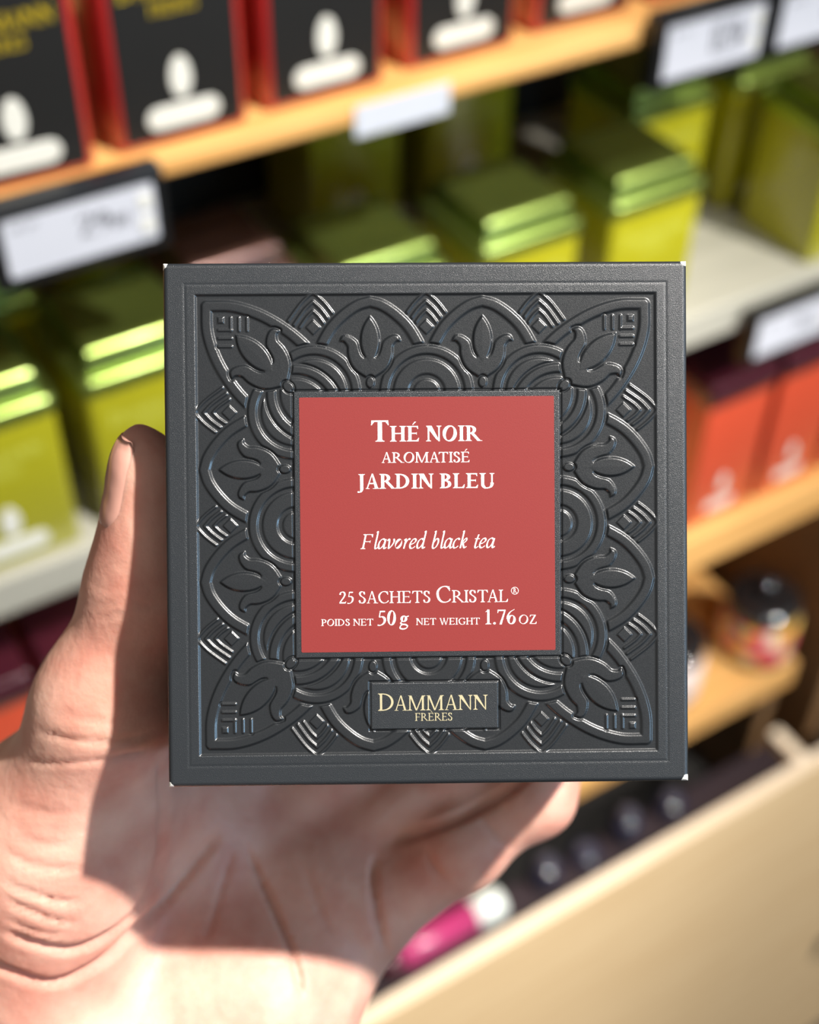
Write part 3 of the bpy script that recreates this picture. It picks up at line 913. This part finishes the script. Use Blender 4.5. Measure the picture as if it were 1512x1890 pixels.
for ln in [([('D', 32 / 10720, 0), ('AMMANN', 27.5 / 10720, 0)], .12, .055, bx_(694), bx_(898), by_(1312), 0),
           ([('FRÈRES', 14.5 / 10720, 0)], .12, .06, bx_(762), bx_(832), by_(1331.5), 0)]:
    lettering('lettering', [ln], M_PALEGOLD, box)['label'] = 'pale gold brand lettering'


# ------------------------------------------------------------------ the hand (camera frame, millimetres; one skin surface)
def Q(u_, v_, z):
    return np.array([(u_ - CU) / F * z, (CV - v_) / F * z, z])


VOX = 1.0
LO = np.array([-175., -330., 150.]); HI = np.array([75., 45., 372.])
dims = np.ceil((HI - LO) / VOX).astype(int)
field = np.full(dims, 50.0, np.float32)


def add(kind, a, b=None, ra=1, rb=None, k=6.0, sub=False):
    global field
    a = np.asarray(a, float)
    if kind == 'cone':
        b = np.asarray(b, float); rb = ra if rb is None else rb
        lo = np.minimum(a - ra, b - rb); hi = np.maximum(a + ra, b + rb)
    else:
        rad = np.asarray(ra, float); ext = np.full(3, rad.max()); lo, hi = a - ext, a + ext
    mg = k + 6
    i0 = np.clip(np.floor((lo - mg - LO) / VOX).astype(int), 0, dims); i1 = np.clip(np.ceil((hi + mg - LO) / VOX).astype(int), 0, dims)
    if np.any(i1 <= i0): return
    g = np.stack(np.meshgrid(*[LO[d] + VOX * np.arange(i0[d], i1[d]) for d in range(3)], indexing='ij'), -1).astype(np.float32)
    if kind == 'cone':
        d = (b - a); L2 = d @ d
        t = np.clip(((g - a) @ d) / L2, 0, 1)
        dist = np.linalg.norm(g - a - t[..., None] * d, axis=-1) - (ra + (rb - ra) * t)
    else:                           # ellipsoid, axes b (3x3 rows) with radii
        ax_ = np.eye(3) if b is None else np.asarray(b)
        l = (g - a) @ ax_.T
        k0 = np.linalg.norm(l / rad, axis=-1); k1 = np.linalg.norm(l / rad ** 2, axis=-1) + 1e-6
        dist = k0 * (k0 - 1) / k1
    sl = tuple(slice(i0[d], i1[d]) for d in range(3))
    f0 = field[sl]
    h_ = np.clip(.5 + .5 * (f0 - dist) / k, 0, 1)
    field[sl] = (f0 * (1 - h_) + dist * h_ - k * h_ * (1 - h_)).astype(np.float32)


def chain(pts, rs, k=5):
    for a, b, ra, rb in zip(pts, pts[1:], rs, rs[1:]):
        add('cone', a, b, ra, rb, k)


# forearm and wrist
wr = Q(170, 2090, 292)
chain([wr, wr + np.array([-28, -75, -40]), wr + np.array([-52, -150, -95])], [25, 29, 34], 14)
add('cone', Q(60, 2060, 290), Q(300, 2100, 300), 19, 19, 16)
# palm
add('cone', Q(330, 1960, 305), Q(430, 1560, 322), 19, 17, 16)
add('cone', Q(330, 1560, 318), Q(540, 1610, 324), 15, 14, 14)
add('cone', Q(150, 1960, 298), Q(250, 1600, 312), 20, 17, 16)
add('cone', Q(470, 1930, 308), Q(640, 1690, 316), 18, 14, 14)
add('ell', Q(440, 1880, 300), None, (22, 20, 14), None, 12)           # hypothenar mound
add('ell', Q(600, 1640, 315), None, (15, 14, 12), None, 9)            # pad under ring and little finger
# thumb with the thenar mound
TIPT, TIP_IP, TMCP = Q(282, 874, 248), Q(270, 1065, 255), Q(192, 1300, 263)
add('ell', Q(95, 1560, 282), None, (21, 24, 18), None, 12)
chain([Q(70, 1760, 290), Q(110, 1560, 280), TMCP, TIP_IP, TIPT], [19, 18.5, 12.2, 9.4, 6.8], 8)
add('ell', Q(278, 960, 251), None, (7.6, 11, 8.4), None, 5)
add('ell', Q(256, 850, 248), None, (3.6, 6.5, 5), None, 5)
add('cone', Q(200, 1420, 276), Q(380, 1470, 318), 8, 10, 14)           # web towards the index
# four fingers: base, first joint, second joint, tip
FING = [
    ([Q(395, 1490, 320), Q(560, 1215, 318), Q(690, 1050, 313), Q(770, 920, 311)], [12, 10.0, 8.8, 7.2]),
    ([Q(490, 1530, 322), Q(740, 1290, 318), Q(850, 1110, 313), Q(900, 970, 311)], [12, 10.2, 9.0, 7.3]),
    ([Q(590, 1590, 320), Q(850, 1400, 317), Q(950, 1225, 312), Q(985, 1090, 310)], [11.5, 9.8, 8.6, 7.0]),
    ([Q(690, 1675, 314), Q(850, 1560, 312), Q(985, 1468, 311), Q(1040, 1335, 310), Q(1035, 1225, 309)], [10.4, 9.4, 8.6, 7.4, 6.2]),
]
for pts, rs in FING:
    chain(pts, rs, 5)
    for p, r in zip(pts[1:-1], rs[1:-1]):
        add('ell', p, None, (r * 1.05,) * 3, None, 3)
    pad = (pts[-1] * .8 + pts[-2] * .2) + np.array([0, 0, -1.2])
    add('ell', pad, None, (rs[-1] * .95, rs[-1] * 1.2, rs[-1] * .95), None, 3)


def surface_nets(f):
    s = f < 0
    nx, ny, nz = f.shape
    c = [s[i:nx - 1 + i, j:ny - 1 + j, k:nz - 1 + k] for i in (0, 1) for j in (0, 1) for k in (0, 1)]
    cnt = sum(x.astype(np.int8) for x in c)
    act = (cnt > 0) & (cnt < 8)
    ids = np.full(act.shape, -1, np.int64); I = np.argwhere(act); ids[act] = np.arange(len(I))
    acc = np.zeros((len(I), 3)); n = np.zeros(len(I))
    cor = [(i, j, k) for i in (0, 1) for j in (0, 1) for k in (0, 1)]
    vals = [f[I[:, 0] + i, I[:, 1] + j, I[:, 2] + k].astype(float) for i, j, k in cor]
    for a in range(8):
        for b in range(a + 1, 8):
            if sum(abs(cor[a][q] - cor[b][q]) for q in range(3)) != 1: continue
            fa, fb = vals[a], vals[b]; x = (fa < 0) != (fb < 0)
            t = np.where(x, fa / np.where(x, fa - fb, 1), 0)
            pt = np.array(cor[a])[None] + t[:, None] * (np.array(cor[b]) - np.array(cor[a]))[None]
            acc[x] += pt[x]; n[x] += 1
    Vv = I + acc / n[:, None]
    quads = []
    for ax_i in range(3):
        sh = [slice(1, -1)] * 3; sh[ax_i] = slice(0, -1)
        sh2 = list(sh); sh2[ax_i] = slice(1, None)
        a = s[tuple(sh)]; b = s[tuple(sh2)]
        E_ = np.argwhere(a != b); base = E_ + 1; base[:, ax_i] -= 1
        u1, u2 = (ax_i + 1) % 3, (ax_i + 2) % 3
        def cid(d1, d2):
            q = base.copy(); q[:, u1] -= d1; q[:, u2] -= d2
            return ids[q[:, 0], q[:, 1], q[:, 2]]
        qd = np.stack([cid(1, 1), cid(0, 1), cid(0, 0), cid(1, 0)], -1)
        fl = ~a[tuple((E_).T)]
        qd[fl] = qd[fl][:, ::-1]
        quads.append(qd)
    return Vv, np.concatenate(quads)


Vh, Fh = surface_nets(field)
Fh = Fh[(Fh >= 0).all(1)]
Vh = LO + Vh * VOX


def smooth(V, Fc, it):
    E_ = np.concatenate([Fc[:, [0, 1]], Fc[:, [1, 2]], Fc[:, [2, 3]], Fc[:, [3, 0]]])
    E_ = np.concatenate([E_, E_[:, ::-1]])
    deg = np.bincount(E_[:, 0], minlength=len(V))[:, None]
    for _ in range(it):
        acc = np.stack([np.bincount(E_[:, 0], V[E_[:, 1], d], minlength=len(V)) for d in range(3)], -1)
        V = V * .5 + .5 * acc / np.maximum(deg, 1)
    return V


def normals(V, Fc):
    n = np.cross(V[Fc[:, 2]] - V[Fc[:, 0]], V[Fc[:, 3]] - V[Fc[:, 1]])
    out = np.stack([sum(np.bincount(Fc[:, q], n[:, d], minlength=len(V)) for q in range(4)) for d in range(3)], -1)
    return out / np.maximum(np.linalg.norm(out, axis=1, keepdims=True), 1e-9)


Vh = smooth(Vh, Fh, 3)
Nh = normals(Vh, Fh)
# keep the skin clear of the carton
pu = CU + F * Vh[:, 0] / Vh[:, 2]; pv = CV - F * Vh[:, 1] / Vh[:, 2]
front = Nh[:, 2] < .35
if np.mean(Nh[front, 2]) > 0: pass
CREASES = [
    ([(300, 1395), (303, 1500), (291, 1614), (240, 1701), (145, 1752), (60, 1742), (0, 1715)], 9, 1.5),
    ([(410, 1535), (364, 1592), (300, 1670), (255, 1715), (190, 1775), (100, 1815), (20, 1795), (-80, 1750)], 9, 1.7),
    ([(435, 1560), (415, 1620), (395, 1690), (375, 1745)], 6, .6),
    ([(452, 1560), (480, 1625), (515, 1700), (545, 1770), (560, 1850)], 7, 1.5),
    ([(560, 1590), (590, 1680), (620, 1740)], 7, .5),
    ([(704, 1570), (690, 1600), (692, 1660), (705, 1730), (716, 1770)], 8, 1.7),
    ([(785, 1555), (800, 1600), (835, 1640)], 7, .8),
    ([(715, 1556), (800, 1527), (873, 1497), (940, 1456), (990, 1415)], 10, 2.4),
    ([(885, 1495), (905, 1535), (950, 1570)], 7, .8),
    ([(55, 1345), (140, 1368), (230, 1368), (300, 1345)], 6, .5),
    ([(90, 1315), (170, 1330), (240, 1330)], 5, .35),
    ([(30, 1400), (110, 1410), (200, 1402), (290, 1380)], 5, .5),
    ([(0, 1570), (60, 1598), (110, 1605), (165, 1602)], 6, .7),
    ([(0, 1628), (60, 1650), (110, 1665), (160, 1662)], 6, .9),
    ([(0, 1655), (50, 1680), (100, 1700), (150, 1706)], 6, .9),
    ([(0, 1690), (40, 1712), (90, 1726), (130, 1722)], 6, .6),
    ([(10, 1480), (80, 1500), (150, 1500)], 7, .3), ([(20, 1540), (90, 1560), (160, 1560)], 7, .35),
    ([(168, 1082), (190, 1088), (215, 1078)], 5, .6), ([(160, 1112), (185, 1118), (225, 1112)], 5, .5), ([(155, 1132), (190, 1140), (240, 1130)], 4, .4),
    ([(240, 1110), (275, 1120), (310, 1115)], 5, .4),
]
disp = np.zeros(len(Vh))
for pts, wd, dp in CREASES:
    pl = crom(pts, 6)
    d = seg_d(pu, pv, pl)
    dp = dp * sm(np.hypot(pu - pts[0][0], pv - pts[0][1]) / 55 + .1) * sm(np.hypot(pu - pts[-1][0], pv - pts[-1][1]) / 55 + .1)
    disp = np.minimum(disp, -dp * np.exp(-(d / wd) ** 2) * front)
    disp = disp + .22 * dp * np.exp(-((d - wd * 2.2) / wd) ** 2) * front
Vh = Vh + Nh * disp[:, None]


def skin():
    m, nt, p = new_mat('skin')
    N, L = nt.nodes, nt.links
    tc = N.new('ShaderNodeTexCoord')
    n1 = N.new('ShaderNodeTexNoise'); n1.inputs['Scale'].default_value = 75; n1.inputs['Detail'].default_value = 4
    L.new(tc.outputs['Object'], n1.inputs['Vector'])
    cr = N.new('ShaderNodeValToRGB')
    cr.color_ramp.elements[0].position = .32; cr.color_ramp.elements[0].color = srgb(211, 146, 127)
    cr.color_ramp.elements[1].position = .70; cr.color_ramp.elements[1].color = srgb(232, 183, 162)
    L.new(n1.outputs[0], cr.inputs[0]); L.new(cr.outputs[0], p.inputs['Base Color'])
    p.inputs['Roughness'].default_value = .5
    p.inputs['Specular IOR Level'].default_value = .4
    p.inputs['Subsurface Weight'].default_value = .35
    p.inputs['Subsurface Radius'].default_value = (1.0, .35, .2)
    p.inputs['Subsurface Scale'].default_value = .0035
    mp = N.new('ShaderNodeMapping'); mp.inputs['Scale'].default_value = (1, 1, 1)
    L.new(tc.outputs['Object'], mp.inputs[0])
    n2 = N.new('ShaderNodeTexNoise'); n2.inputs['Scale'].default_value = 420; n2.inputs['Detail'].default_value = 5
    L.new(mp.outputs[0], n2.inputs['Vector'])
    bp = N.new('ShaderNodeBump'); bp.inputs['Strength'].default_value = .35; bp.inputs['Distance'].default_value = .0006
    L.new(n2.outputs[0], bp.inputs['Height']); L.new(bp.outputs[0], p.inputs['Normal'])
    return m


M_SKIN = skin()
hw = c2w(Vh / 1000)
# the skin flattens where it presses on the carton
lc = (hw - pc) @ Rb
pen = np.stack([lc[:, 0] + HB, HB - lc[:, 0], lc[:, 1] + HB, HB - lc[:, 1], lc[:, 2] + DB], -1) + .0005
ins = (pen > 0).all(1) & (lc[:, 2] < .0005)
ax_n = np.argmin(pen, 1)
dirs = np.array([[-1, 0, 0], [1, 0, 0], [0, -1, 0], [0, 1, 0], [0, 0, -1]], float)
lc[ins] += dirs[ax_n[ins]] * pen[ins, ax_n[ins]][:, None]
print('skin vertices pressed flat', int(ins.sum()), 'deepest mm', float((pen[ins, ax_n[ins]]).max() * 1000) if ins.any() else 0)
hw = lc @ Rb.T + pc
# orientation test: normals must point outwards
if np.einsum('ij,ij->i', normals(Vh, Fh), Vh - Vh.mean(0)).mean() * np.linalg.det(MW) < 0:
    Fh = Fh[:, ::-1]
hand = obj_np('hand', hw, Fh, M_SKIN, None, True)
tag(hand, 'bare left hand holding the tea box with the thumb along its side', 'hand')

# thumbnail: a curved plate on the outer side of the thumb tip
def fval(P):
    g = (np.asarray(P) - LO) / VOX; i = np.clip(np.floor(g).astype(int), 0, dims - 2); f_ = g - i; v = 0
    for a in (0, 1):
        for b in (0, 1):
            for c in (0, 1):
                v += field[i[0] + a, i[1] + b, i[2] + c] * (f_[0] if a else 1 - f_[0]) * (f_[1] if b else 1 - f_[1]) * (f_[2] if c else 1 - f_[2])
    return v


axis = TIPT - TIP_IP; axis /= np.linalg.norm(axis)
nrm = np.array([-.95, .0, -.30]); nrm -= axis * (nrm @ axis); nrm /= np.linalg.norm(nrm)
bit = np.cross(axis, nrm)
V, Fc = [], []
NA, NT = 15, 19
for lay in (0, 1):
    for i in range(NT):
        t = -1 + 2 * i / (NT - 1)
        wmax = (1 - max(0, (abs(t) - .35) / .65) ** 2.2 * .55) if t < 0 else (1 - max(0, (t - .55) / .45) ** 2 * .35)
        for j in range(NA):
            a = (-1 + 2 * j / (NA - 1)) * math.radians(50) * wmax
            c = TIPT + axis * (-1.6 + 8.4 * t)
            dv = nrm * math.cos(a) + bit * math.sin(a)
            rr = 3.0
            while rr < 14 and fval(c + dv * rr) < 0:
                rr += .1
            rr = max(rr, 6.2 - .5 * max(0, t))
            edge = max(abs(-1 + 2 * j / (NA - 1)), -t * 1.0)
            V.append(c + dv * (rr + (.22 - .55 * edge ** 6 if lay == 0 else -.6)))
n0 = NT * NA
for lay in (0, 1):
    for i in range(NT - 1):
        for j in range(NA - 1):
            q = [lay * n0 + i * NA + j, lay * n0 + i * NA + j + 1, lay * n0 + (i + 1) * NA + j + 1, lay * n0 + (i + 1) * NA + j]
            Fc.append(q if lay == 0 else q[::-1])
rim = [j for j in range(NA)] + [i * NA + NA - 1 for i in range(1, NT)] + [(NT - 1) * NA + j for j in range(NA - 2, -1, -1)] + [i * NA for i in range(NT - 2, 0, -1)]
for a_, b_ in zip(rim, rim[1:] + rim[:1]):
    Fc.append([a_, b_, b_ + n0, a_ + n0])
nm = mat('thumbnail_keratin', srgb(224, 168, 150), .25, coat=.35, var=.04, scale=120)
nail = obj_np('thumbnail', c2w(np.array(V) / 1000), Fc, nm, hand, True)
